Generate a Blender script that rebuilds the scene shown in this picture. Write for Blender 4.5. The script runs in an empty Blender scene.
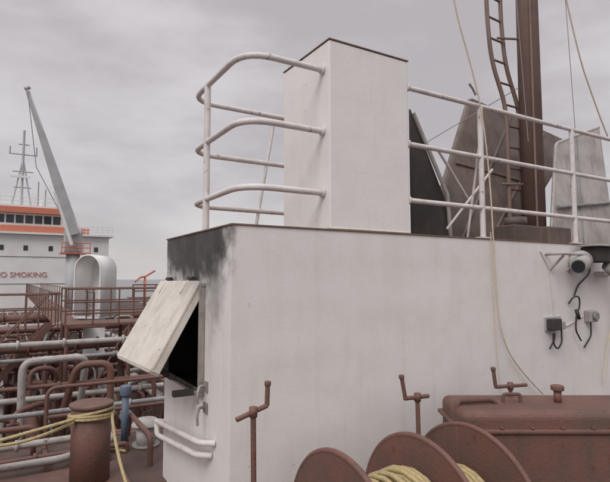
import bpy, bmesh, math, random
from mathutils import Vector, Matrix
random.seed(7)
S=bpy.context.scene
COL=bpy.context.collection

# ---------------------------------------------------------------- materials
def nodes(name):
    m=bpy.data.materials.new(name); m.use_nodes=True
    nt=m.node_tree; b=nt.nodes["Principled BSDF"]
    return m,nt,b
def N(nt,t,**k):
    n=nt.nodes.new(t)
    for a,v in k.items(): setattr(n,a,v)
    return n
def coords(nt,scale=(1,1,1)):
    g=N(nt,"ShaderNodeNewGeometry"); mp=N(nt,"ShaderNodeMapping"); mp.inputs["Scale"].default_value=scale
    nt.links.new(g.outputs["Position"],mp.inputs["Vector"]); return mp.outputs[0]
def noise(nt,vec,scale,detail=4,rough=.6):
    n=N(nt,"ShaderNodeTexNoise"); n.inputs["Scale"].default_value=scale; n.inputs["Detail"].default_value=detail; n.inputs["Roughness"].default_value=rough
    nt.links.new(vec,n.inputs["Vector"]); return n.outputs["Fac"]
def mrange(nt,val,a,b,c=0,d=1):
    n=N(nt,"ShaderNodeMapRange"); n.interpolation_type='SMOOTHSTEP'
    for i,v in zip((1,2,3,4),(a,b,c,d)): n.inputs[i].default_value=v
    nt.links.new(val,n.inputs[0]); return n.outputs[0]
def mix(nt,fac,a,b):
    n=N(nt,"ShaderNodeMix",data_type='RGBA')
    if isinstance(fac,(int,float)): n.inputs[0].default_value=fac
    else: nt.links.new(fac,n.inputs[0])
    for i,v in ((6,a),(7,b)):
        if isinstance(v,tuple): n.inputs[i].default_value=(*v,1)
        else: nt.links.new(v,n.inputs[i])
    return n.outputs[2]
def mul(nt,a,b,op='MULTIPLY'):
    n=N(nt,"ShaderNodeMath",operation=op)
    for i,v in enumerate((a,b)):
        if isinstance(v,(int,float)): n.inputs[i].default_value=v
        else: nt.links.new(v,n.inputs[i])
    n.use_clamp=False
    return n.outputs[0]
def paint(name,col,dirt=(.25,.2,.17),dirtamt=.35,rust=.0,rough=.55,bump=.15,nscale=3.0,soot=None,buckle=0,streak=True,fine=True,simple=False):
    m,nt,b=nodes(name)
    P=coords(nt)
    nA=noise(nt,P,nscale,4)
    c=mix(nt,mrange(nt,nA,.35,.75,0,dirtamt),col,dirt)
    if simple:
        if rust: c=mix(nt,mrange(nt,noise(nt,P,11,4,.7),.62-rust*.1,.72,0,.8),c,(.12,.05,.03))
        nt.links.new(c,b.inputs["Base Color"]); b.inputs["Roughness"].default_value=rough; return m
    if streak: c=mix(nt,mrange(nt,noise(nt,coords(nt,(6,6,.6)),1.6,4),.5,.8,0,dirtamt),c,dirt)
    nF=noise(nt,P,38,3)
    if fine: c=mix(nt,mrange(nt,nF,.3,.7,0,.10),c,tuple(x*.75 for x in col))
    if rust>0:
        r=mrange(nt,noise(nt,P,9,6,.7),.66-rust*.16,.74-rust*.1,0,1)
        c=mix(nt,mul(nt,r,min(1,.5+rust)),c,(.12,.045,.02))
        if streak:
            rs=mrange(nt,noise(nt,coords(nt,(14,14,.8)),1.1,3),.64,.8,0,.45*rust+.05)
            c=mix(nt,rs,c,(.30,.17,.10))
    if soot:
        nS=mul(nt,noise(nt,P,4.5,5),.7)
        for (cx,cy,cz,sx,sy,sz,r0,r1,amt) in soot:
            g=N(nt,"ShaderNodeNewGeometry"); s=N(nt,"ShaderNodeVectorMath",operation='SUBTRACT'); s.inputs[1].default_value=(cx,cy,cz)
            nt.links.new(g.outputs["Position"],s.inputs[0])
            q=N(nt,"ShaderNodeVectorMath",operation='MULTIPLY'); q.inputs[1].default_value=(sx,sy,sz); nt.links.new(s.outputs[0],q.inputs[0])
            l=N(nt,"ShaderNodeVectorMath",operation='LENGTH'); nt.links.new(q.outputs[0],l.inputs[0])
            d=mul(nt,l.outputs["Value"],nS,'ADD')
            c=mix(nt,mrange(nt,d,r1+.35,r0+.35,amt,0),c,(.030,.025,.022))
    nt.links.new(c,b.inputs["Base Color"])
    nt.links.new(mrange(nt,nA,.3,.7,rough-.08,rough+.15),b.inputs["Roughness"])
    bp=N(nt,"ShaderNodeBump"); bp.inputs["Strength"].default_value=bump; bp.inputs["Distance"].default_value=.01
    nt.links.new(nF,bp.inputs["Height"])
    last=bp
    if buckle:
        b2=N(nt,"ShaderNodeBump"); b2.inputs["Strength"].default_value=buckle; b2.inputs["Distance"].default_value=.05
        nt.links.new(noise(nt,P,1.3,1),b2.inputs["Height"]); nt.links.new(bp.outputs[0],b2.inputs["Normal"]); last=b2
    nt.links.new(last.outputs[0],b.inputs["Normal"])
    return m
WHITE=(.78,.755,.735)
M_house=paint("weathered_white_house",WHITE,(.54,.49,.45),.24,rust=.05,buckle=.35,
   soot=[(0,1.15,2.15,9.0,.60,1.25,.95,.50,.96),(0,.42,1.65,9.0,1.7,.8,.62,.12,.5)])
M_box=paint("white_trunk_paint",(.80,.775,.755),(.56,.51,.475),.18,rust=.03,buckle=.25)
M_rail=paint("white_rail_paint",(.70,.67,.66),(.35,.25,.2),.3,rust=.2,nscale=6,simple=True)
M_cover=paint("hatch_cover_paint",(.70,.66,.60),(.34,.28,.22),.42,rust=.3,nscale=4,
   soot=[(0,.7,1.75,1.2,1.2,1.3,.55,.0,.5)])
M_coam=paint("sooty_coaming_paint",(.36,.33,.30),(.07,.06,.055),.7,rust=.3,nscale=4)
M_edge=paint("rusty_edge",(.20,.12,.09),(.10,.06,.04),.6,rust=.5,simple=True)
M_black=paint("burnt_steel",(.032,.028,.026),(.09,.075,.065),.6,rough=.8)
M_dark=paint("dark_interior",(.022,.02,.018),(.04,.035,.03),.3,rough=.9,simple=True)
M_brown=paint("oxide_brown_paint",(.175,.085,.066),(.10,.07,.06),.7,rust=.4,rough=.6,bump=.5)
M_bsimp=paint("oxide_brown_pipe_paint",(.165,.078,.060),(.09,.065,.055),.6,rust=.2,rough=.6,simple=True)
M_mast=paint("mast_brown_paint",(.22,.145,.122),(.13,.09,.08),.5,rust=.1)
M_deckp=paint("deck_oxide_paint",(.11,.062,.050),(.06,.055,.05),.75,rust=.3,rough=.7,streak=False)
M_grime=paint("grimy_brown_grey_plate",(.185,.14,.118),(.075,.058,.05),.75,rust=.35,nscale=1.6,
   soot=[(3.4,1.2,2.3,.6,.6,.6,1.3,.2,.8)])
M_lgrey=paint("light_grey_plate",(.46,.44,.42),(.2,.17,.15),.6,rust=.3)
M_grey=paint("grey_pipe_paint",(.30,.30,.30),(.15,.13,.12),.6,rust=.4,simple=True)
M_pipew=paint("pale_pipe_paint",(.44,.42,.40),(.2,.16,.14),.6,rust=.4,simple=True)
M_rope=paint("cream_rope",(.62,.54,.42),(.4,.3,.2),.4,nscale=20,simple=True)
M_yrope=paint("yellow_rope",(.50,.40,.20),(.28,.23,.15),.7,bump=.8,streak=False,nscale=25)
M_cable=paint("black_cable",(.03,.03,.03),(.05,.05,.05),.3,simple=True)
M_wire=paint("steel_wire",(.25,.24,.23),(.1,.1,.1),.3,simple=True)
M_orange=paint("orange_red_paint",(.55,.18,.11),(.4,.16,.12),.3,simple=True)
M_sw=paint("superstructure_white",(.74,.74,.74),(.5,.47,.44),.3,nscale=.5,simple=True)
M_crane=paint("crane_grey",(.44,.45,.46),(.3,.28,.27),.4,nscale=.6,simple=True)
M_red=paint("red_letters",(.45,.19,.18),(.5,.3,.28),.5,simple=True)
M_blue=paint("blue_paint",(.11,.15,.21),(.1,.1,.12),.4,simple=True)
def glass():
    m,nt,b=nodes("window_glass"); b.inputs["Base Color"].default_value=(.03,.035,.04,1); b.inputs["Roughness"].default_value=.12; return m
M_glass=glass()
def sea_mat():
    m,nt,b=nodes("sea_water"); P=coords(nt)
    nt.links.new(mix(nt,mrange(nt,noise(nt,P,.01),.3,.7),(.12,.135,.14),(.16,.17,.17)),b.inputs["Base Color"])
    b.inputs["Roughness"].default_value=.25
    bp=N(nt,"ShaderNodeBump"); bp.inputs["Strength"].default_value=.5; bp.inputs["Distance"].default_value=.3
    nt.links.new(noise(nt,P,.5,4),bp.inputs["Height"]); nt.links.new(bp.outputs[0],b.inputs["Normal"]); return m
M_sea=sea_mat()

# ---------------------------------------------------------------- builders
def group(name):
    e=bpy.data.objects.new(name,None); COL.objects.link(e); e.empty_display_size=.2; return e
def add(name,me,mat,par=None):
    o=bpy.data.objects.new(name,me); COL.objects.link(o)
    if mat: o.data.materials.append(mat)
    if par: o.parent=par
    return o
def mesh_of(bm,name):
    me=bpy.data.meshes.new(name); bmesh.ops.recalc_face_normals(bm,faces=bm.faces); bm.to_mesh(me); bm.free(); return me
def bev(o,w,seg=2):
    md=o.modifiers.new("bevel","BEVEL"); md.width=w; md.segments=seg; md.limit_method='ANGLE'; md.angle_limit=math.radians(40)
    return o
def box(name,lo,hi,mat,par=None,b=.0,rz=0,c=None):
    bm=bmesh.new(); bmesh.ops.create_cube(bm,size=1)
    for v in bm.verts:
        v.co=Vector([lo[i]+(v.co[i]+.5)*(hi[i]-lo[i]) for i in range(3)])
    if rz:
        ctr=Vector(c) if c else (Vector(lo)+Vector(hi))/2
        bmesh.ops.rotate(bm,verts=bm.verts,cent=ctr,matrix=Matrix.Rotation(rz,3,'Z'))
    o=add(name,mesh_of(bm,name),mat,par)
    if b: bev(o,b)
    return o
def plate(name,pts,th,mat,par=None,b=.008):
    pts=[Vector(p) for p in pts]; n=(pts[1]-pts[0]).cross(pts[-1]-pts[0]).normalized()*th
    bm=bmesh.new(); a=[bm.verts.new(p) for p in pts]; c=[bm.verts.new(p+n) for p in pts]; k=len(pts)
    bm.faces.new(a); bm.faces.new(c[::-1])
    for i in range(k): bm.faces.new((a[i],a[(i+1)%k],c[(i+1)%k],c[i]))
    o=add(name,mesh_of(bm,name),mat,par)
    if b: bev(o,b)
    return o
def fillet(pts,r,seg=7):
    pts=[Vector(p) for p in pts]
    if r<=0 or len(pts)<3: return pts
    out=[pts[0]]
    for i in range(1,len(pts)-1):
        p=pts[i]; a=(pts[i-1]-p); c=(pts[i+1]-p); rr=min(r,a.length*.48,c.length*.48)
        A=p+a.normalized()*rr; C=p+c.normalized()*rr
        for s in range(seg+1):
            t=s/seg; out.append(A*(1-t)**2+p*2*t*(1-t)+C*t*t)
    out.append(pts[-1]); return out
def tubes(name,lists,r,mat,par=None,fil=0,res=5,smooth=False):
    c=bpy.data.curves.new(name,"CURVE"); c.dimensions='3D'; c.bevel_depth=r; c.bevel_resolution=res; c.use_fill_caps=True
    for pts in lists:
        q=fillet(pts,fil)
        if smooth:
            s=c.splines.new('NURBS'); s.points.add(len(q)-1)
            for i,p in enumerate(q): s.points[i].co=(*p,1)
            s.use_endpoint_u=True; s.order_u=3; s.resolution_u=8
        else:
            s=c.splines.new('POLY'); s.points.add(len(q)-1)
            for i,p in enumerate(q): s.points[i].co=(*p,1)
            s.use_smooth=True
    o=bpy.data.objects.new(name,c); COL.objects.link(o); c.materials.append(mat)
    if par: o.parent=par
    return o
def cyl(name,p0,p1,r,mat,par=None,r2=None,seg=32,b=0):
    p0=Vector(p0);p1=Vector(p1);d=p1-p0
    bm=bmesh.new(); bmesh.ops.create_cone(bm,cap_ends=True,segments=seg,radius1=r,radius2=r if r2 is None else r2,depth=d.length)
    M=Matrix.Translation((p0+p1)/2)@d.to_track_quat('Z','Y').to_matrix().to_4x4()
    bmesh.ops.transform(bm,matrix=M,verts=bm.verts)
    for f in bm.faces: f.smooth=len(f.verts)==4
    o=add(name,mesh_of(bm,name),mat,par)
    if b: bev(o,b)
    return o
def ring(name,ctr,axis,R,r,mat,par=None,seg=32):
    ax=Vector(axis).normalized(); q=ax.to_track_quat('Z','Y')
    pts=[Vector(ctr)+q@Vector((math.cos(t*2*math.pi/seg)*R,math.sin(t*2*math.pi/seg)*R,0)) for t in range(seg+1)]
    return tubes(name,[pts],r,mat,par,res=3)
def railing(par,p0,p1,h,n,rails,r,mat,name="rail"):
    p0=Vector(p0);p1=Vector(p1); L=[]
    for i in range(n+1):
        p=p0.lerp(p1,i/n); L.append([p,p+Vector((0,0,h))])
    for k in rails: L.append([p0+Vector((0,0,h*k)),p1+Vector((0,0,h*k))])
    return tubes(name,L,r,mat,par,res=2)

# ---------------------------------------------------------------- hatch housing (lower house + trunk)
R=2.11; DK=-.70; MD=-2.8
H=group("hatch_housing")
def wall_with_hole():
    bm=bmesh.new()
    X1=11.0;Y1=2.083
    y0,y1,z0,z1=.70,1.93,.55,1.56
    def q(*p): bm.faces.new([bm.verts.new(v) for v in p])
    q((0,0,DK),(X1,0,DK),(X1,0,R),(0,0,R))
    q((X1,0,DK),(X1,Y1,DK),(X1,Y1,R),(X1,0,R))
    q((X1,Y1,DK),(0,Y1,DK),(0,Y1,R),(X1,Y1,R))
    q((0,0,R),(X1,0,R),(X1,Y1,R),(0,Y1,R))
    ys=[0,y0,y1,Y1]; zs=[DK,z0,z1,R]
    for i in range(3):
        for j in range(3):
            if i==1 and j==1: continue
            q((0,ys[i+1],zs[j]),(0,ys[i],zs[j]),(0,ys[i],zs[j+1]),(0,ys[i+1],zs[j+1]))
    bmesh.ops.remove_doubles(bm,verts=bm.verts,dist=1e-5)
    o=add("house_walls",mesh_of(bm,"house_walls"),M_house,H)
    return o
wall_with_hole()
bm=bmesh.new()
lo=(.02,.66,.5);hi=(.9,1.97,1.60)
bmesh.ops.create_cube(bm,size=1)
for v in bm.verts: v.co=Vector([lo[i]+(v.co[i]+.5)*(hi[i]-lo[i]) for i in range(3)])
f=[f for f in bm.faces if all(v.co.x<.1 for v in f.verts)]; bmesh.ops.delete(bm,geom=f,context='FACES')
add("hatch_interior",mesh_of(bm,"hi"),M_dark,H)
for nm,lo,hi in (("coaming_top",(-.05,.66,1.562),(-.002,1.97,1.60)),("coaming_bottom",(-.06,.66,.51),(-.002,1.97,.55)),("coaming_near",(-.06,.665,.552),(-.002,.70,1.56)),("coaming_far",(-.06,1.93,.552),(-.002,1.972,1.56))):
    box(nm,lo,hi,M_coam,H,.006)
box("roof_plating",(-.012,-.012,R+.003),(11,2.095,R+.016),M_edge,H)
box("upper_trunk",(1.03,.015,R+.02),(2.07,.985,4.05),M_box,H,.012)
box("trunk_top_plate",(1.022,.007,4.052),(2.078,.993,4.064),M_edge,H)
tubes("trunk_weld_seam",[[(1.04,.012,R+.026),(2.07,.012,R+.026)]],.009,M_cover,H,res=2)
tubes("wall_weld_seams",[[(3.05,.002,DK),(3.05,.002,R-.02)],[(6.4,.002,DK),(6.4,.002,R-.02)]],.004,M_house,H,res=1)

# hatch cover, open
C=group("hatch_cover")
a=Vector((-.05,.70,1.61));bq=Vector((-.05,2.06,1.60));c2=Vector((-.53,2.10,.74));d=Vector((-.50,.70,.79))
plate("cover_plate",[a,bq,c2,d],.035,M_cover,C,.01)
def lerp2(u,v): return (a.lerp(bq,u)).lerp(d.lerp(c2,u),v)
tubes("cover_rim",[[lerp2(0,0),lerp2(0,1),lerp2(1,1),lerp2(1,0)]],.026,M_cover,C,fil=.05,res=3)
inside=Vector((1,0,-.56)).normalized()*.08
plate("lip_near",[lerp2(.0,.02),lerp2(.0,1),lerp2(.0,1)+inside,lerp2(.0,.02)+inside],.02,M_cover,C)
plate("lip_bottom",[lerp2(0,1),lerp2(1,1),lerp2(1,1)+inside,lerp2(0,1)+inside],.02,M_cover,C)
out=-inside.normalized()
for k,u in enumerate((.2,.8)):
    tubes("hinge_arm",[[lerp2(u,.0)+out*.03,lerp2(u,.16)+out*.045]],.018,M_cover,C,res=3)
    cyl("hinge_pin",lerp2(u-.06,0)+Vector((-.0,0,.03)),lerp2(u+.06,0)+Vector((-.0,0,.03)),.026,M_black,C,seg=16)
# raised rectangular panel pressing, as beads
tubes("cover_beads",[[lerp2(.12,.22)+out*.004,lerp2(.88,.22)+out*.004,lerp2(.88,.88)+out*.004,lerp2(.12,.88)+out*.004,lerp2(.12,.22)+out*.004]],.012,M_cover,C,res=3)
for (y,z) in ((.85,.62),(1.15,.62),(1.5,.6)):
    tubes("swing_bolt",[[(-.06,y,z-.05),(-.20,y,z+.04),(-.34,y+.02,z+.10)]],.022,M_black,C,res=3)
    cyl("wing_nut",(-.28,y-.05,z+.08),(-.28,y+.06,z+.08),.03,M_black,C,seg=12)
for y,z in ((.60,.62),(.60,.42)):
    tubes("dog_hook",[[(0,y,z),(-.07,y,z+.01),(-.10,y-.03,z-.06),(-.09,y-.02,z-.15)]],.013,M_coam,C,fil=.03,res=3)
    box("dog_pad",(-.02,y-.05,z-.05),(-.001,y+.04,z+.05),M_coam,C,.004)
box("support_bracket",(-.26,.80,.50),(-.03,.86,.56),M_black,C,.008)

# low handrail on left face
Hp=group("wall_handrail")
tubes("rail_tube",[[(0,2.0,-.05),(-.12,2.0,-.02),(-.12,.42,.16),(0,.34,.16)],[(-.12,1.96,-.02),(-.12,1.92,-.16),(-.12,.5,.03),(0,.42,.03)]],.028,M_rail,Hp,fil=.1)

# ---------------------------------------------------------------- railings on roof
G=group("guard_railing")
TZ,MZ,LZ=3.77,3.13,2.50
L=[]
for z in (TZ,MZ,LZ): L.append([(1.03,.13,z),(.15,.13,z),(.15,1.68,z),(2.9,1.72,z)])
tubes("horizontal_rails",L,.031,M_rail,G,fil=.33)
tubes("stanchion",[[(.15,1.12,R),(.15,1.12,TZ)]],.036,M_rail,G)
tubes("rear_stanchions",[[(1.28,1.70,TZ),(.98,1.70,R)],[(2.5,1.72,TZ),(2.5,1.72,R)]],.021,M_rail,G)
for z in (TZ,MZ,LZ):
    cyl("rail_flange",(1.029,.13,z),(1.00,.13,z),.045,M_rail,G,seg=20)
G2=group("guard_railing")
tubes("horizontal_rails",[[(2.07,.05,z),(11,.05,z)] for z in (TZ,MZ,LZ)],.028,M_rail,G2)
tubes("stanchions",[[(x,.05,R),(x,.05,TZ)] for x in (3.28,5.2,7.1,9.0)],.034,M_rail,G2)
tubes("stanchion_stay",[[(3.28,.05,3.4),(3.28,.30,R)]],.015,M_rail,G2)
for z in (TZ,MZ,LZ): cyl("rail_flange",(2.072,.05,z),(2.10,.05,z),.045,M_rail,G2,seg=20)
for x in (3.28,5.2,7.1,9.0): box("stanchion_foot",(x-.07,.0,R+.018),(x+.07,.11,R+.035),M_rail,G2)

# ---------------------------------------------------------------- burnt gear behind right rail
B=group("burnt_hatch_lid")
plate("lid_plate",[(2.75,.75,3.85),(2.75,.75,2.15),(3.55,.85,2.15),(3.50,.9,2.75)],.03,M_black,B)
tubes("lid_edge",[[(2.80,.72,3.80),(3.50,.82,2.80),(3.55,.82,2.15)]],.028,M_lgrey,B,res=2)
tubes("lid_stay",[[(3.0,.5,3.3),(3.9,.7,2.6)],[(4.05,.5,3.15),(3.35,.7,2.3)]],.018,M_rail,B,res=2)
T=group("tank_hatch_lid")
A=Vector((5.35,2.0,4.85));Bp=Vector((8.35,2.0,4.45));Cc=Vector((5.45,1.35,2.2));D=Vector((3.62,1.35,2.2))
plate("lid_plate",[D,Cc,Bp,A],.06,M_grime,T)
def tl(u,v): return (D.lerp(Cc,u)).lerp(A.lerp(Bp,u),v)
tubes("lid_flange",[[tl(0,0),tl(1,0),tl(1,1),tl(0,1),tl(0,0)]],.045,M_grime,T,fil=.12,res=3)
fr=Vector((0,-.07,0))
tubes("lid_ribs",[[tl(.35,.02)+fr,tl(.35,.98)+fr],[tl(.7,.02)+fr,tl(.7,.98)+fr],[tl(.02,.5)+fr,tl(.98,.5)+fr]],.03,M_grime,T,res=2)
W=group("pump_casing_plate")
plate("casing_plate",[(5.72,.8,2.13),(7.6,.8,2.13),(7.7,1.05,4.45),(6.35,1.05,3.95)],.05,M_lgrey,W)
tubes("casing_flange",[[(5.72,.77,2.15),(6.35,1.02,3.95),(7.7,1.02,4.45)]],.03,M_lgrey,W,fil=.1,res=3)
tubes("casing_ribs",[[(6.6,.77,2.15),(6.9,1.0,4.1)],[(6.0,.8,2.8),(7.6,.83,3.0)]],.03,M_grey,W,res=2)
box("casing_foot",(5.5,.65,2.13),(6.1,.95,2.45),M_grime,W,.02)
F=group("fuel_vent_box")
box("vent_base",(4.55,.55,2.13),(5.2,.95,2.42),M_grime,F,.02); cyl("vent_cap",(4.85,.75,2.42),(4.85,.75,2.55),.16,M_grime,F,seg=20)

# ---------------------------------------------------------------- fore mast + ladder
MA=group("fore_mast")
cyl("mast_tube",(5.80,1.10,R),(5.80,1.10,13),.185,M_mast,MA,r2=.16)
cyl("mast_foot",(5.80,1.10,R+.01),(5.80,1.10,R+.10),.30,M_mast,MA)
tubes("mast_conduit",[[(5.62,.92,R),(5.62,.92,12)]],.018,M_mast,MA,res=2)
LD=group("mast_ladder")
lp=[(5.45,1.30,R),(5.45,1.30,4.2),(5.40,1.30,4.6),(5.10,1.30,5.25),(5.02,1.30,6.0),(5.0,1.30,12)]
rp=[(p[0]+.43,1.36,p[2]+.03) for p in lp]
tubes("stringers",[lp,rp],.036,M_mast,LD,fil=.3,res=3)
def along(pl,z):
    for i in range(len(pl)-1):
        if pl[i][2]<=z<=pl[i+1][2]:
            t=(z-pl[i][2])/(pl[i+1][2]-pl[i][2]); return Vector(pl[i]).lerp(Vector(pl[i+1]),t)
    return Vector(pl[-1])
tubes("rungs",[[along(lp,z),along(rp,z+.03)] for z in [2.4+.36*i for i in range(26)]],.018,M_mast,LD,res=2)
tubes("mast_brackets",[[(5.8,1.1,z),(5.3,1.33,z)] for z in (3.2,5.7,8.0)],.02,M_mast,LD,res=2)

# ---------------------------------------------------------------- ropes and wires
RG=group("halyard_ropes")
tubes("rope",[[(2.62,-.04,5.6),(2.77,-.04,4.86),(3.0,-.04,4.3),(3.2,-.045,3.7),(3.31,-.045,2.9),(3.34,-.05,2.1),(3.36,-.05,1.5),(3.43,-.05,.95),(3.7,-.06,.55),(4.15,-.08,.2)]],.009,M_rope,RG,smooth=True,res=2)
tubes("rope_b",[[(3.30,-.045,2.2),(3.30,-.05,1.7),(3.32,-.05,1.2),(3.34,-.05,.75),(3.38,-.06,.30)]],.006,M_rope,RG,smooth=True,res=2)
tubes("signal_halyard",[[(4.95,-.05,5.9),(5.3,-.03,4.9),(5.65,-.03,4.3),(5.9,-.03,3.9),(6.0,-.03,3.77)],[(5.95,-.05,1.3),(5.75,-.05,.8),(5.55,-.05,.2)]],.011,M_rope,RG,smooth=True,res=2)
SW=group("stay_wires")
tubes("wires",[[(4.7,.6,7.5),(5.0,.6,3.7)],[(3.6,1.6,3.6),(6.3,1.4,5.2)],[(7.5,1.5,9),(7.9,1.5,2.2)]],.007,M_wire,SW,res=1)
SB=group("halyard_turnbuckle")
tubes("hook",[[(3.02,-.02,3.98),(3.08,-.02,3.93),(3.13,-.02,3.86)]],.014,M_wire,SB,res=2)

# ---------------------------------------------------------------- wall equipment
J=group("electrical_junction_box")
box("back_plate",(4.34,-.02,.96),(4.68,-.002,1.14),M_lgrey,J,.004)
box("box_body",(4.36,-.12,.98),(4.55,-.022,1.12),M_black,J,.012)
box("switch_body",(4.57,-.10,.98),(4.66,-.022,1.08),M_lgrey,J,.01)
tubes("cable",[[(4.42,-.07,.98),(4.42,-.07,.80),(4.50,-.07,.72),(4.60,-.07,.80),(4.60,-.07,.98)],[(4.46,-.06,.98),(4.47,-.06,.86),(4.35,-.06,.74)]],.011,M_cable,J,fil=.05,res=2)
cyl("gland",(4.42,-.07,.98),(4.42,-.07,.93),.024,M_wire,J,seg=12)
Q=group("cable_hook")
tubes("hanging_cable",[[(4.86,-.02,1.30),(4.88,-.08,1.40),(5.0,-.09,1.40),(5.02,-.08,1.26),(4.93,-.08,1.15),(4.90,-.08,.95),(4.98,-.08,.85),(5.05,-.06,.80)]],.011,M_cable,Q,fil=.06,res=2)
cyl("plug",(4.92,-.09,1.22),(4.97,-.09,1.10),.026,M_cable,Q,seg=12)
tubes("wall_cables",[[(4.66,-.012,1.02),(4.80,-.012,1.0),(5.2,-.012,1.12)],[(4.3,-.01,2.0),(4.5,-.01,1.75),(4.55,-.01,1.16)]],.008,M_rail,Q,res=1,fil=.1)
U=group("wall_socket")
box("socket_body",(5.24,-.10,1.04),(5.42,-.004,1.20),M_lgrey,U,.015); cyl("socket_cap",(5.33,-.10,1.12),(5.33,-.14,1.12),.055,M_grey,U,seg=20)
tubes("socket_conduit",[[(5.33,-.04,1.04),(5.33,-.04,.85),(5.15,-.04,.70)]],.011,M_cable,U,fil=.05,res=2)
FL=group("floodlight")
tubes("bracket",[[(4.42,-.0,1.96),(4.42,-.22,1.96),(4.95,-.24,1.96),(4.95,0,1.96)],[(4.5,0,1.75),(4.5,-.2,1.94)],[(4.9,0,1.75),(4.9,-.2,1.94)]],.018,M_lgrey,FL,fil=.03,res=2)
cyl("lamp_hood",(5.02,-.12,1.88),(4.72,-.26,1.80),.15,M_lgrey,FL,r2=.10,seg=24,b=.01)
cyl("lamp_lens",(4.715,-.263,1.799),(4.70,-.27,1.795),.08,M_glass,FL,seg=24)
box("lamp_housing",(5.12,-.30,1.86),(5.52,-.05,2.07),M_black,FL,.02)
box("lamp_visor",(5.06,-.36,2.075),(5.58,-.04,2.10),M_lgrey,FL,.006)
cyl("lamp_reflector",(5.42,-.26,1.84),(5.62,-.34,1.72),.10,M_lgrey,FL,r2=.15,seg=24)
tubes("lamp_cable",[[(5.3,-.1,1.86),(5.3,-.06,1.7),(5.1,-.02,1.55),(5.0,-.02,1.41)]],.010,M_cable,FL,fil=.06,res=2)
box("lamp_gusset",(5.55,-.12,1.68),(5.9,-.004,1.74),M_rail,FL,.006)

# ---------------------------------------------------------------- mooring winch in the foreground
WN=group("mooring_winch")
AY,AZ,RR=-1.0,-.31,.70
for x in (.44,1.20,1.78):
    cyl("drum_flange",(x-.02,AY,AZ),(x+.02,AY,AZ),RR,M_brown,WN,seg=72,b=.008)
    ring("flange_rim",(x,AY,AZ),(1,0,0),RR-.008,.024,M_brown,WN,72)
    cyl("flange_hub",(x-.07,AY,AZ),(x+.07,AY,AZ),.22,M_brown,WN)
cyl("drum_core",(.44,AY,AZ),(1.78,AY,AZ),.34,M_brown,WN)
cyl("shaft",(-.1,AY,AZ),(3.2,AY,AZ),.09,M_brown,WN)
def helix(x0,x1,r,turns,jit=.0,xj=0):
    p=[];n=turns*20; ph=random.random()*6
    for i in range(n+1):
        t=i/20*2*math.pi; rr=r+jit*math.sin(t*.37+ph)+jit*.6*math.sin(t*.81)
        p.append((x0+(x1-x0)*i/n+xj*math.sin(t*.5+ph),AY+rr*math.cos(t),AZ+rr*math.sin(t)))
    return p
tubes("rope_layers",[helix(.50,1.14,.38,13,.006),helix(1.12,.70,.425,9,.014,.03),helix(.95,1.12,.46,3,.02,.04)],.021,M_yrope,WN,res=3)
tubes("rope_layer_inner",[helix(1.25,1.73,.37,10,.006)],.021,M_yrope,WN,res=3)
for x in (-.05,2.05):
    plate("bearing_pedestal",[(x,AY-.4,DK),(x,AY+.4,DK),(x,AY+.12,AZ+.15),(x,AY-.12,AZ+.15)],.06,M_brown,WN)
box("winch_bed",(-.3,-1.5,DK+.004),(2.2,-.5,DK+.10),M_brown,WN,.01)
GB=group("winch_gear_casing")
ang=-.5334
ctr=(3.05,-1.15,0)
def rb(name,lx,ly,z0,z1,mat,b=.02,off=(0,0)):
    u=Vector((math.cos(ang),math.sin(ang),0));v=Vector((-math.sin(ang),math.cos(ang),0))
    c=Vector(ctr)+u*off[0]+v*off[1]
    o=box(name,(c.x-lx/2,c.y-ly/2,z0),(c.x+lx/2,c.y+ly/2,z1),mat,GB,b,rz=ang)
    if b: o.modifiers[0].segments=5
    return o
rb("casing_body",2.36,.70,DK+.005,.46,M_brown,.07)
rb("casing_joint",2.42,.76,.27,.31,M_brown,.015)
rb("cover_step",.7,.42,.455,.52,M_brown,.03,(.9,.0))
for i in range(9):
    u=Vector((math.cos(ang),math.sin(ang),0));v=Vector((-math.sin(ang),math.cos(ang),0))
    p=Vector(ctr)+u*(-1.1+i*.27)+v*(-.36)
    cyl("bolt",(p.x,p.y,.31),(p.x,p.y,.33),.017,M_brown,GB,seg=6)
p=Vector(ctr)+Vector((math.cos(ang),math.sin(ang),0))*-.15
cyl("breather",(p.x,p.y,.45),(p.x,p.y,.57),.035,M_brown,GB,seg=12); cyl("breather_cap",(p.x,p.y,.57),(p.x,p.y,.62),.06,M_brown,GB,seg=12,b=.01)
tubes("lifting_eye",[[(2.45,-.82,.45),(2.45,-.82,.54),(2.60,-.90,.54),(2.60,-.90,.45)]],.016,M_brown,GB,fil=.03,res=3)
tubes("cover_pipe",[[(2.0,-.66,.35),(2.0,-.66,.50),(2.35,-.78,.50),(2.4,-.85,.44)]],.028,M_brown,GB,fil=.05,res=3)

def crank(stem,bar0,bar1,grip,y=-.7):
    g=group("brake_crank_handle")
    (sx,sz)=stem
    zb=bar0[1]+(bar1[1]-bar0[1])*(sx-bar0[0])/(bar1[0]-bar0[0])
    tubes("crank_spindle",[[(sx+.02,y,DK),(sx,y,zb)]],.02,M_brown,g,res=3)
    tubes("crank_arm",[[(bar0[0],y,bar0[1]),(bar1[0],y,bar1[1])]],.018,M_brown,g,res=3)
    tubes("crank_grip",[[grip[0],grip[1]]],.018,M_brown,g,res=3)
    cyl("spindle_collar",(sx,y,zb-.035),(sx,y,zb+.035),.03,M_brown,g,seg=16)
    cyl("grip_knob",Vector(grip[1])-Vector((0,0,.02)),Vector(grip[1])+Vector((0,0,.015)),.024,M_brown,g,seg=12,b=.006)
    cyl("spindle_foot",(sx+.02,y,DK),(sx+.02,y,DK+.06),.07,M_brown,g,seg=16)
crank((-.11,.4),(-.24,.65),(0.0,.72),((0.0,-.7,.72),(0.005,-.7,.88)))
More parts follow.
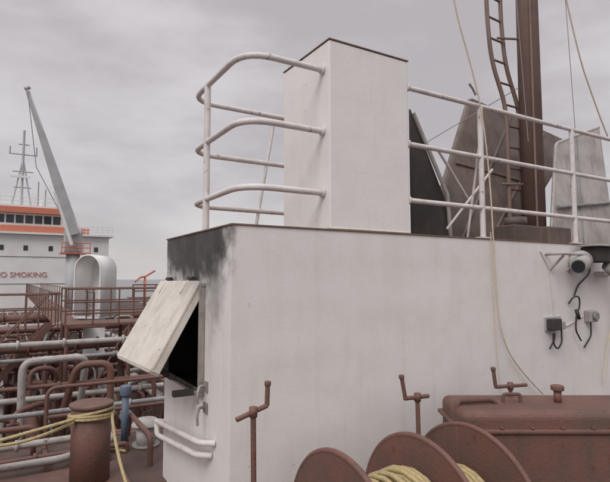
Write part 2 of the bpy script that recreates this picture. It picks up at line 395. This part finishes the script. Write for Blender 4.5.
crank((1.47,.4),(1.32,.61),(1.60,.60),((1.33,-.7,.61),(1.29,-.7,.80)))
crank((2.72,.4),(2.50,.58),(2.97,.55),((2.50,-.7,.58),(2.47,-.7,.76)))

# ---------------------------------------------------------------- decks, sea
FD=group("forecastle_deck")
box("deck_plating",(-9,-12,DK-.15),(16,3.95,DK),M_deckp,FD)
box("break_bulkhead",(-9,3.80,MD),(16,3.94,DK-.152),M_lgrey,FD)
MDk=group("main_deck")
box("deck_plating",(-9,3.96,MD-.3),(19,95,MD),M_deckp,MDk)
box("hull_side",(-9.02,-14,-12.5),(19.02,94,MD-.31),M_brown,MDk)
bm=bmesh.new(); vs=[bm.verts.new(v) for v in ((-4000,-4000,-12),(4000,-4000,-12),(4000,4000,-12),(-4000,4000,-12))]; bm.faces.new(vs); add("sea",mesh_of(bm,"sea"),M_sea)

# ---------------------------------------------------------------- mooring bollard
BO=group("mooring_bollard")
bx,by=-.78,2.3
cyl("bollard_post",(bx,by,DK+.03),(bx,by,.17),.215,M_brown,BO,seg=40)
cyl("bollard_cap",(bx,by,.17),(bx,by,.21),.24,M_brown,BO,seg=40,b=.012)
cyl("bollard_post_outer",(bx-1.15,by+.1,DK+.03),(bx-1.15,by+.1,.17),.215,M_brown,BO,seg=40)
cyl("bollard_cap_outer",(bx-1.15,by+.1,.17),(bx-1.15,by+.1,.21),.24,M_brown,BO,seg=40,b=.012)
box("bollard_bed",(bx-1.6,by-.4,DK+.004),(bx+.4,by+.5,DK+.04),M_brown,BO,.01)
RO=group("mooring_rope")
def hel(cx,cy,r,z0,z1,t,tilt):
    return [(cx+r*math.cos(i/18*2*math.pi),cy+r*math.sin(i/18*2*math.pi),z0+(z1-z0)*i/(18*t)+tilt*math.cos(i/18*2*math.pi+t)) for i in range(18*t+1)]
tubes("turns",[hel(bx,by,.232,.08,.12,1,.035),hel(bx,by,.238,.03,.09,2,.02)],.018,M_yrope,RO,res=3)
tubes("tails",[[(bx+.2,by-.13,.1),(bx+.17,by-.5,-.15),(bx+.28,by-1.1,-.67),(bx+.5,by-1.6,-.67)],
   [(bx-.2,by-.15,.05),(bx-.6,by-.1,-.12),(bx-1.2,by-.05,-.10),(bx-2,by,-.20)],
   [(bx-.2,by-.15,.08),(bx-.7,by-.25,.02),(bx-1.3,by-.22,-.08),(bx-2,by-.2,-.05)],
   [(bx-1.9,by+.9,-.67),(bx-1.2,by+1.2,-.67),(bx-.3,by+1.0,-.66),(bx+.3,by+1.2,-.67),(bx+.55,by+.8,-.67)]],.018,M_yrope,RO,smooth=True,res=3)

FR=group("break_handrail")
tubes("rail_tube",[[(-1.15,3.85,DK),(-1.15,3.85,.12),(2.0,3.85,.12)],[(-1.15,3.85,-.28),(2.0,3.85,-.28)],[(-.1,3.85,DK),(-.1,3.85,.12)],[(.8,3.85,DK),(.8,3.85,.12)]],.028,M_bsimp,FR,fil=.15,res=3)
DP=group("deck_edge_pipes")
tubes("pale_pipe",[[(-6,3.55,-.52),(-.5,3.55,-.52),(-.5,3.55,DK)],[(-6,2.95,-.58),(-1.0,2.95,-.58),(-.35,3.4,-.58),(-.35,3.9,-.58),(-.35,4.3,-1.6)]],.045,M_pipew,DP,fil=.12,res=3)
tubes("brown_pipe",[[(-6,3.7,-.34),(-1.3,3.7,-.34),(-1.3,3.7,DK)],[(-6,3.2,-.60),(-.2,3.2,-.60),(-.2,3.2,DK)],[(-.05,2.5,DK),(-.05,2.5,-.35),(-.05,3.75,-.35),(-.05,4.2,-1.5)]],.036,M_bsimp,DP,fil=.1,res=3)
for x in (-3.4,-2.3,-1.5,-.8):
    cyl("pipe_flange",(x-.02,3.55,-.52),(x+.02,3.55,-.52),.075,M_pipew,DP,seg=16); cyl("pipe_flange",(x+.18,3.2,-.60),(x+.22,3.2,-.60),.06,M_bsimp,DP,seg=16)
    box("pipe_chock",(x+.3,2.9,DK+.002),(x+.35,3.75,-.62),M_bsimp,DP)
LK=group("mushroom_vent")
cyl("vent_trunk",(.08,3.3,DK),(.08,3.3,-.42),.13,M_lgrey,LK,seg=28); cyl("vent_cap",(.08,3.3,-.42),(.08,3.3,-.33),.21,M_lgrey,LK,r2=.14,seg=32,b=.02)
cyl("vent_flange",(.08,3.3,DK+.002),(.08,3.3,DK+.03),.19,M_grey,LK,seg=28)
BV=group("air_vent_head")
cyl("vent_pipe",(-.15,3.6,DK),(-.15,3.6,-.05),.05,M_blue,BV,seg=20); cyl("vent_head",(-.15,3.6,-.05),(-.15,3.6,.10),.08,M_blue,BV,seg=20,b=.02)

# ---------------------------------------------------------------- deck pipework
PW=group("deck_pipework")
mats=[M_bsimp,M_bsimp,M_bsimp,M_pipew,M_grey,M_bsimp]
x=-7.5;k=0
while x<7:
    r=random.choice((.06,.09,.12,.15)); z=random.choice((-2.3,-2.1,-1.8,-1.5)); m=random.choice(mats)
    y0=4.3+random.random()*2
    tubes("pipe_run",[[(x,y0,z),(x,55+random.random()*10,z)]],r,m,PW,res=3)
    for j in range(7):
        yy=y0+1+j*4+random.random()*2
        cyl("pipe_flange",(x,yy-.03,z),(x,yy+.03,z),r*1.55,m,PW,seg=16)
    x+=r*2+.12+random.random()*.35
for yy,z,r,m in ((10,.02,.07,M_pipew),(10.5,-.42,.05,M_grey),(8.6,-.75,.05,M_bsimp),(7.2,-1.0,.05,M_grey),(12,-.3,.13,M_bsimp),(13,-.9,.15,M_bsimp),(15,.05,.08,M_pipew),(18,-.3,.15,M_bsimp),(6.2,-1.35,.05,M_bsimp),(22,-.2,.2,M_bsimp),(9.3,-1.15,.07,M_pipew)):
    x1=random.uniform(1.5,3.5) if yy<14 else 9
    tubes("cross_pipe",[[(-8,yy,z),(x1,yy,z),(x1,yy,z-1.6)]],r,m,PW,fil=.3,res=4)
    for j in range(7):
        xx=-6+j*1.3+random.random()
        if xx<x1-.4:
            cyl("cross_flange",(xx-.03,yy,z),(xx+.03,yy,z),r*1.6,m,PW,seg=16)
for i in range(70):
    xx=random.uniform(-4.5,3.5);yy=random.uniform(6,22);z=random.uniform(-1.6,-.1);r=random.choice((.03,.045,.06,.08)); m=random.choice(mats)
    s=random.choice((-1,1)); 
    tubes("pipe_bend",[[(xx,yy,MD),(xx,yy,z),(xx+s*random.uniform(.5,1.6),yy+random.uniform(-.3,.8),z),(xx+s*1.2,yy+1.2,MD)]],r,m,PW,fil=.25,res=3)
    if i%2==0:
        cyl("valve_body",(xx,yy-.0,z-.45),(xx,yy,z-.2),r*2,m,PW,seg=16,b=.02)
        cyl("valve_spindle",(xx,yy-.3,z-.3),(xx,yy,z-.3),.02,M_wire,PW,seg=8)
        ring("valve_handwheel",(xx,yy-.32,z-.3),(0,1,.2),.16,.018,random.choice((M_bsimp,M_edge,M_cable)),PW,20)
        tubes("handwheel_spokes",[[(xx-.16,yy-.32,z-.3),(xx+.16,yy-.32,z-.3)],[(xx,yy-.32,z-.46),(xx,yy-.32,z-.14)]],.012,M_bsimp,PW,res=1)
L=[]
for yy in range(6,46,4):
    L+= [[(-8,yy+.4,-1.35),(8,yy+.4,-1.35)]]+[[(xx,yy+.4,MD),(xx,yy+.4,-1.35)] for xx in (-7,-5,-3,-1,1,3,5)]
tubes("pipe_supports",L,.05,M_bsimp,PW,res=2)

CW=group("catwalk")
box("platform_grating",(-.3,11.2,.30),(3.2,12.6,.36),M_bsimp,CW)
box("walkway_grating",(-6.5,13.6,.02),(1.2,14.6,.08),M_bsimp,CW)
box("fore_aft_grating",(-.3,14.7,.02),(.9,50,.08),M_bsimp,CW)
railing(CW,(-.3,11.2,.36),(3.2,11.2,.36),.98,5,(1,.62,.3),.022,M_bsimp)
railing(CW,(-.3,12.6,.36),(3.2,12.6,.36),.98,5,(1,.62,.3),.022,M_bsimp)
railing(CW,(-6.5,13.6,.08),(-.3,13.6,.08),1.05,7,(1,.55),.022,M_bsimp)
railing(CW,(-6.5,14.6,.08),(-.3,14.6,.08),1.05,7,(1,.55),.022,M_bsimp)
railing(CW,(-.3,14.7,.08),(-.3,50,.08),1.05,20,(1,.55),.022,M_bsimp)
railing(CW,(.9,14.7,.08),(.9,50,.08),1.05,20,(1,.55),.022,M_bsimp)
tubes("legs",[[(xx,yy,MD),(xx,yy,.3)] for xx in (-.25,1.4,3.1) for yy in (11.25,12.55)]+[[(xx,14,MD),(xx,14,.02)] for xx in (-6,-4,-2)],.06,M_bsimp,CW,res=2)
tubes("leg_braces",[[(-.25,11.25,MD),(1.4,11.25,.3)],[(3.1,11.25,MD),(1.4,11.25,.3)]],.035,M_bsimp,CW,res=2)
st=group("access_stair")
for yo in (12.3,13.1):
    plate("stair_stringer",[(-2.6,yo,-1.9),(-2.35,yo,-1.9),(-.45,yo,.30),(-.7,yo,.30)],.03,M_bsimp,st)
tubes("stair_handrail",[[(-2.6,yo,-1.0),(-.6,yo,1.2),(-.3,yo,1.2)] for yo in (12.3,13.1)]+[[(-2.4+i*.5,12.3,-1.7+i*.55),(-2.4+i*.5,12.3,-.8+i*.55)] for i in range(4)],.022,M_bsimp,st,res=2)
for i in range(8): box("stair_tread",(-2.5+i*.25,12.34,-1.75+i*.27),(-2.27+i*.25,13.1,-1.72+i*.27),M_bsimp,st)

# ---------------------------------------------------------------- arched ventilator hood
V=group("ventilator_hood")
def hood(cx,cy,z0,zs,r,depth):
    d=Vector((-.70,-.71,0)).normalized(); s=Vector((-d.y,d.x,0))
    prof=[(-r,z0)]+[(-r*math.cos(i/20*math.pi),zs+r*math.sin(i/20*math.pi)) for i in range(21)]+[(r,z0)]
    bm=bmesh.new(); c=Vector((cx,cy,0))
    A_=[bm.verts.new(c+d*depth/2+s*u+Vector((0,0,z))) for u,z in prof]
    B_=[bm.verts.new(c-d*depth/2+s*u+Vector((0,0,z))) for u,z in prof]
    for i in range(len(prof)-1):
        f=bm.faces.new((A_[i],A_[i+1],B_[i+1],B_[i])); f.smooth=True
    bm.faces.new(B_)
    o=add("hood_shell",mesh_of(bm,"hood_shell"),M_sw,V); m=o.modifiers.new("s","SOLIDIFY"); m.thickness=.05; m.offset=0
    tubes("hood_lip",[[c+d*depth/2+s*u+Vector((0,0,z)) for u,z in prof]],.035,M_sw,V,res=2)
    plate("hood_base",[c+d*depth*.5+s*r+Vector((0,0,z0)),c+d*depth*.5-s*r+Vector((0,0,z0)),c-d*depth*.5-s*r+Vector((0,0,z0)),c-d*depth*.5+s*r+Vector((0,0,z0))],.06,M_sw,V)
    cyl("hood_trunk",(cx,cy,MD),(cx,cy,z0),r*.7,M_sw,V)
hood(1.17,16.5,.20,1.95,.55,.95)

# ---------------------------------------------------------------- superstructure aft
SS=group("ship_superstructure")
box("accommodation_block",(-14,70,MD),(10.1,86,7.3),M_sw,SS,.05)
box("lower_deck_house",(10.1,74,MD),(11.6,86,3.2),M_sw,SS,.05)
box("bridge_deck_slab",(-14.2,69.3,7.3),(10.6,86,7.55),M_sw,SS)
box("bridge_house",(-14,71.5,7.56),(4.4,82,10.2),M_sw,SS,.05)
box("bridge_orange_band",(-14.2,70.9,10.2),(5.4,82.2,11.0),M_orange,SS,.03)
box("bridge_roof",(-14,71.2,11.0),(5.0,82,11.25),M_sw,SS)
box("bridge_wing_band",(-3,70.6,7.56),(7.6,71.0,8.5),M_orange,SS,.03)
for i in range(16):
    box("bridge_window",(-13.4+i*1.1,71.44,8.9),(-12.5+i*1.1,71.498,9.95),M_glass,SS)
for xx in (-9,-6,-3,-.3,2.6,5.6,8.2):
    for z in (5.2,2.4,):
        if z==2.4 and xx<4: continue
        box("cabin_window",(xx,69.95,z),(xx+.5,69.998,z+.65),M_glass,SS,.0)
railing(SS,(5,69.5,7.55),(10.5,69.5,7.55),1.1,8,(1,.66,.33),.04,M_sw)
railing(SS,(10.2,74.2,3.2),(11.5,74.2,3.2),1.1,3,(1,.5),.04,M_sw)
railing(SS,(-13.8,71.3,11.25),(4.8,71.3,11.25),1.1,14,(1,.5),.04,M_sw)
tubes("deck_edge_lines",[[(-14,69.97,4.4),(10.1,69.97,4.4)],[(-14,69.97,.9),(10.1,69.97,.9)]],.05,M_grey,SS,res=1)
tc=bpy.data.curves.new("no_smoking_lettering","FONT"); tc.body="NO SMOKING"; tc.size=.95; tc.extrude=.02
to=bpy.data.objects.new("no_smoking_lettering",tc); COL.objects.link(to); tc.materials.append(M_red); to.location=(-3.5,69.94,1.75); to.rotation_euler=(math.pi/2,0,0); to.parent=SS
RM=group("radar_mast")
tubes("mast_pole",[[(-.7,74,11.2),(-.7,74,22)]],.16,M_crane,RM,res=2)
tubes("mast_legs",[[(-1.9,74,11.2),(-.8,74,17.5)],[(.5,74,11.2),(-.6,74,17.5)]],.10,M_crane,RM,res=2)
tubes("yards",[[(-2.4,74,18.6),(1.0,74,18.6)],[(-1.9,74,16.2),(.6,74,16.2)],[(-1.7,74,14),(.4,74,14)],[(-1.3,74,20),(0,74,20)],[(-2.3,74,18.6),(-2.3,74,19.6)],[(.9,74,18.6),(.9,74,19.8)],[(1.3,74,11.2),(1.3,74,15)],[(2.2,74,11.2),(2.2,74,14)]],.07,M_wire,RM,res=2)
box("radar_scanner",(-2.2,73.6,15.3),(.2,73.8,15.6),M_sw,RM,.03)
cyl("satellite_dome",(1.9,75,11.3),(1.9,75,12.6),.6,M_sw,RM,r2=.35,seg=16,b=.1)

CR=group("deck_crane")
cyl("crane_pedestal",(4.6,60,MD),(4.6,60,4.6),.75,M_crane,CR,seg=24)
box("crane_house",(3.6,59.2,4.6),(5.5,60.8,7.2),M_crane,CR,.15)
box("crane_cab_platform",(3.2,58.9,4.4),(6.4,61,4.58),M_orange,CR,.02)
railing(CR,(3.3,58.95,4.58),(6.3,58.95,4.58),1.1,4,(1,.5),.05,M_orange)
base=Vector((4.6,59,6.6));tip=Vector((-.75,58,22.3))
def boom(w0,w1):
    ax=(tip-base).normalized(); s=Vector((0,1,0)); u=ax.cross(s).normalized(); bm=bmesh.new()
    R0=[bm.verts.new(base+u*i*w0+s*j*w0) for i,j in ((-1,-1),(1,-1),(1,1),(-1,1))]
    mid=base.lerp(tip,.35); wm=w0*1.05
    R1=[bm.verts.new(mid+u*i*wm+s*j*wm) for i,j in ((-1,-1),(1,-1),(1,1),(-1,1))]
    R2=[bm.verts.new(tip+u*i*w1+s*j*w1) for i,j in ((-1,-1),(1,-1),(1,1),(-1,1))]
    for P_,Q_ in ((R0,R1),(R1,R2)):
        for k in range(4): bm.faces.new((P_[k],P_[(k+1)%4],Q_[(k+1)%4],Q_[k]))
    bm.faces.new(R0[::-1]); bm.faces.new(R2)
    bev(add("crane_boom",mesh_of(bm,"crane_boom"),M_crane,CR),.05)
boom(.48,.20)
tubes("luffing_cylinder",[[(4.3,58.6,5.4),(2.4,58.5,11.4)]],.2,M_sw,CR,res=3)
tubes("hoist_wire",[[tip+Vector((0,-.2,0)),(.4,58.4,14),(3.6,59,8)],[tip,(-.6,58,21.2)]],.04,M_wire,CR,res=1)
tubes("boom_ladder",[[base+Vector((.6,-.4,.2)),tip+Vector((.3,-.2,-.5))]],.06,M_sw,CR,res=1)
tubes("tip_sheave",[[tip+Vector((-.3,0,.2)),tip+Vector((.2,0,.5))]],.22,M_crane,CR,res=3)

FM=group("fire_monitor")
cyl("monitor_post",(7.9,38,MD),(7.9,38,1.4),.12,M_orange,FM,seg=16)
tubes("monitor_barrel",[[(7.9,38,1.4),(7.9,38,1.75),(7.5,37.8,1.7),(7.0,37.4,1.35)],[(7.9,38,1.75),(8.7,38,2.25)]],.08,M_orange,FM,fil=.1,res=3)
railing(FM,(6.8,37.2,.1),(9.5,37.2,.1),1.0,3,(1,.5),.05,M_bsimp)
box("monitor_platform",(6.7,37,.0),(9.6,39,.08),M_bsimp,FM)

# ---------------------------------------------------------------- world
w=bpy.data.worlds.new("World"); S.world=w; w.use_nodes=True; nt=w.node_tree; bg=nt.nodes["Background"]
sky=N(nt,"ShaderNodeTexSky"); sky.sky_type='NISHITA'; sky.sun_disc=False
sk=N(nt,"ShaderNodeVectorMath",operation='SCALE'); sk.inputs["Scale"].default_value=.10; nt.links.new(sky.outputs[0],sk.inputs[0])
tc_=N(nt,"ShaderNodeTexCoord"); sep=N(nt,"ShaderNodeSeparateXYZ"); nt.links.new(tc_.outputs["Generated"],sep.inputs[0])
mp=N(nt,"ShaderNodeMapping"); mp.inputs["Scale"].default_value=(1.0,1.0,2.6); nt.links.new(tc_.outputs["Generated"],mp.inputs[0])
n1=noise(nt,mp.outputs[0],2.2,6,.55)
cl=mix(nt,mrange(nt,n1,.36,.66),(.50,.465,.48),(.69,.655,.665))
cl=mix(nt,mrange(nt,sep.outputs[2],0,.22,.35,0),cl,(.70,.67,.66))
hi_=mrange(nt,sep.outputs[2],.50,.95,1.0,2.3)
v=N(nt,"ShaderNodeVectorMath",operation='SCALE'); nt.links.new(cl,v.inputs[0]); nt.links.new(hi_,v.inputs["Scale"])
fin=mix(nt,.92,sk.outputs[0],v.outputs[0])
nt.links.new(fin,bg.inputs[0]); bg.inputs[1].default_value=1.0
sl=bpy.data.lights.new("overcast_sun","SUN"); sl.energy=1.45; sl.angle=math.radians(30); sl.color=(1,.96,.92)
so=bpy.data.objects.new("overcast_sun",sl); COL.objects.link(so)
dirv=Vector((-.70,-.50,.85)).normalized(); so.rotation_euler=dirv.to_track_quat('Z','Y').to_euler(); so.location=(-5,-5,10)
sky.sun_elevation=math.asin(dirv.z); sky.sun_rotation=math.atan2(dirv.x,dirv.y)

cam=bpy.data.cameras.new("camera"); cam.lens=498.2/610*36; cam.sensor_width=36; cam.clip_start=.05; cam.clip_end=9000
co=bpy.data.objects.new("camera",cam); COL.objects.link(co); co.location=(-1.6528,-4.0451,1.65); co.rotation_euler=(math.pi/2+.0738,0,-.5334)
S.camera=co
S.view_settings.view_transform='Standard'; S.view_settings.look='None'; S.view_settings.exposure=0
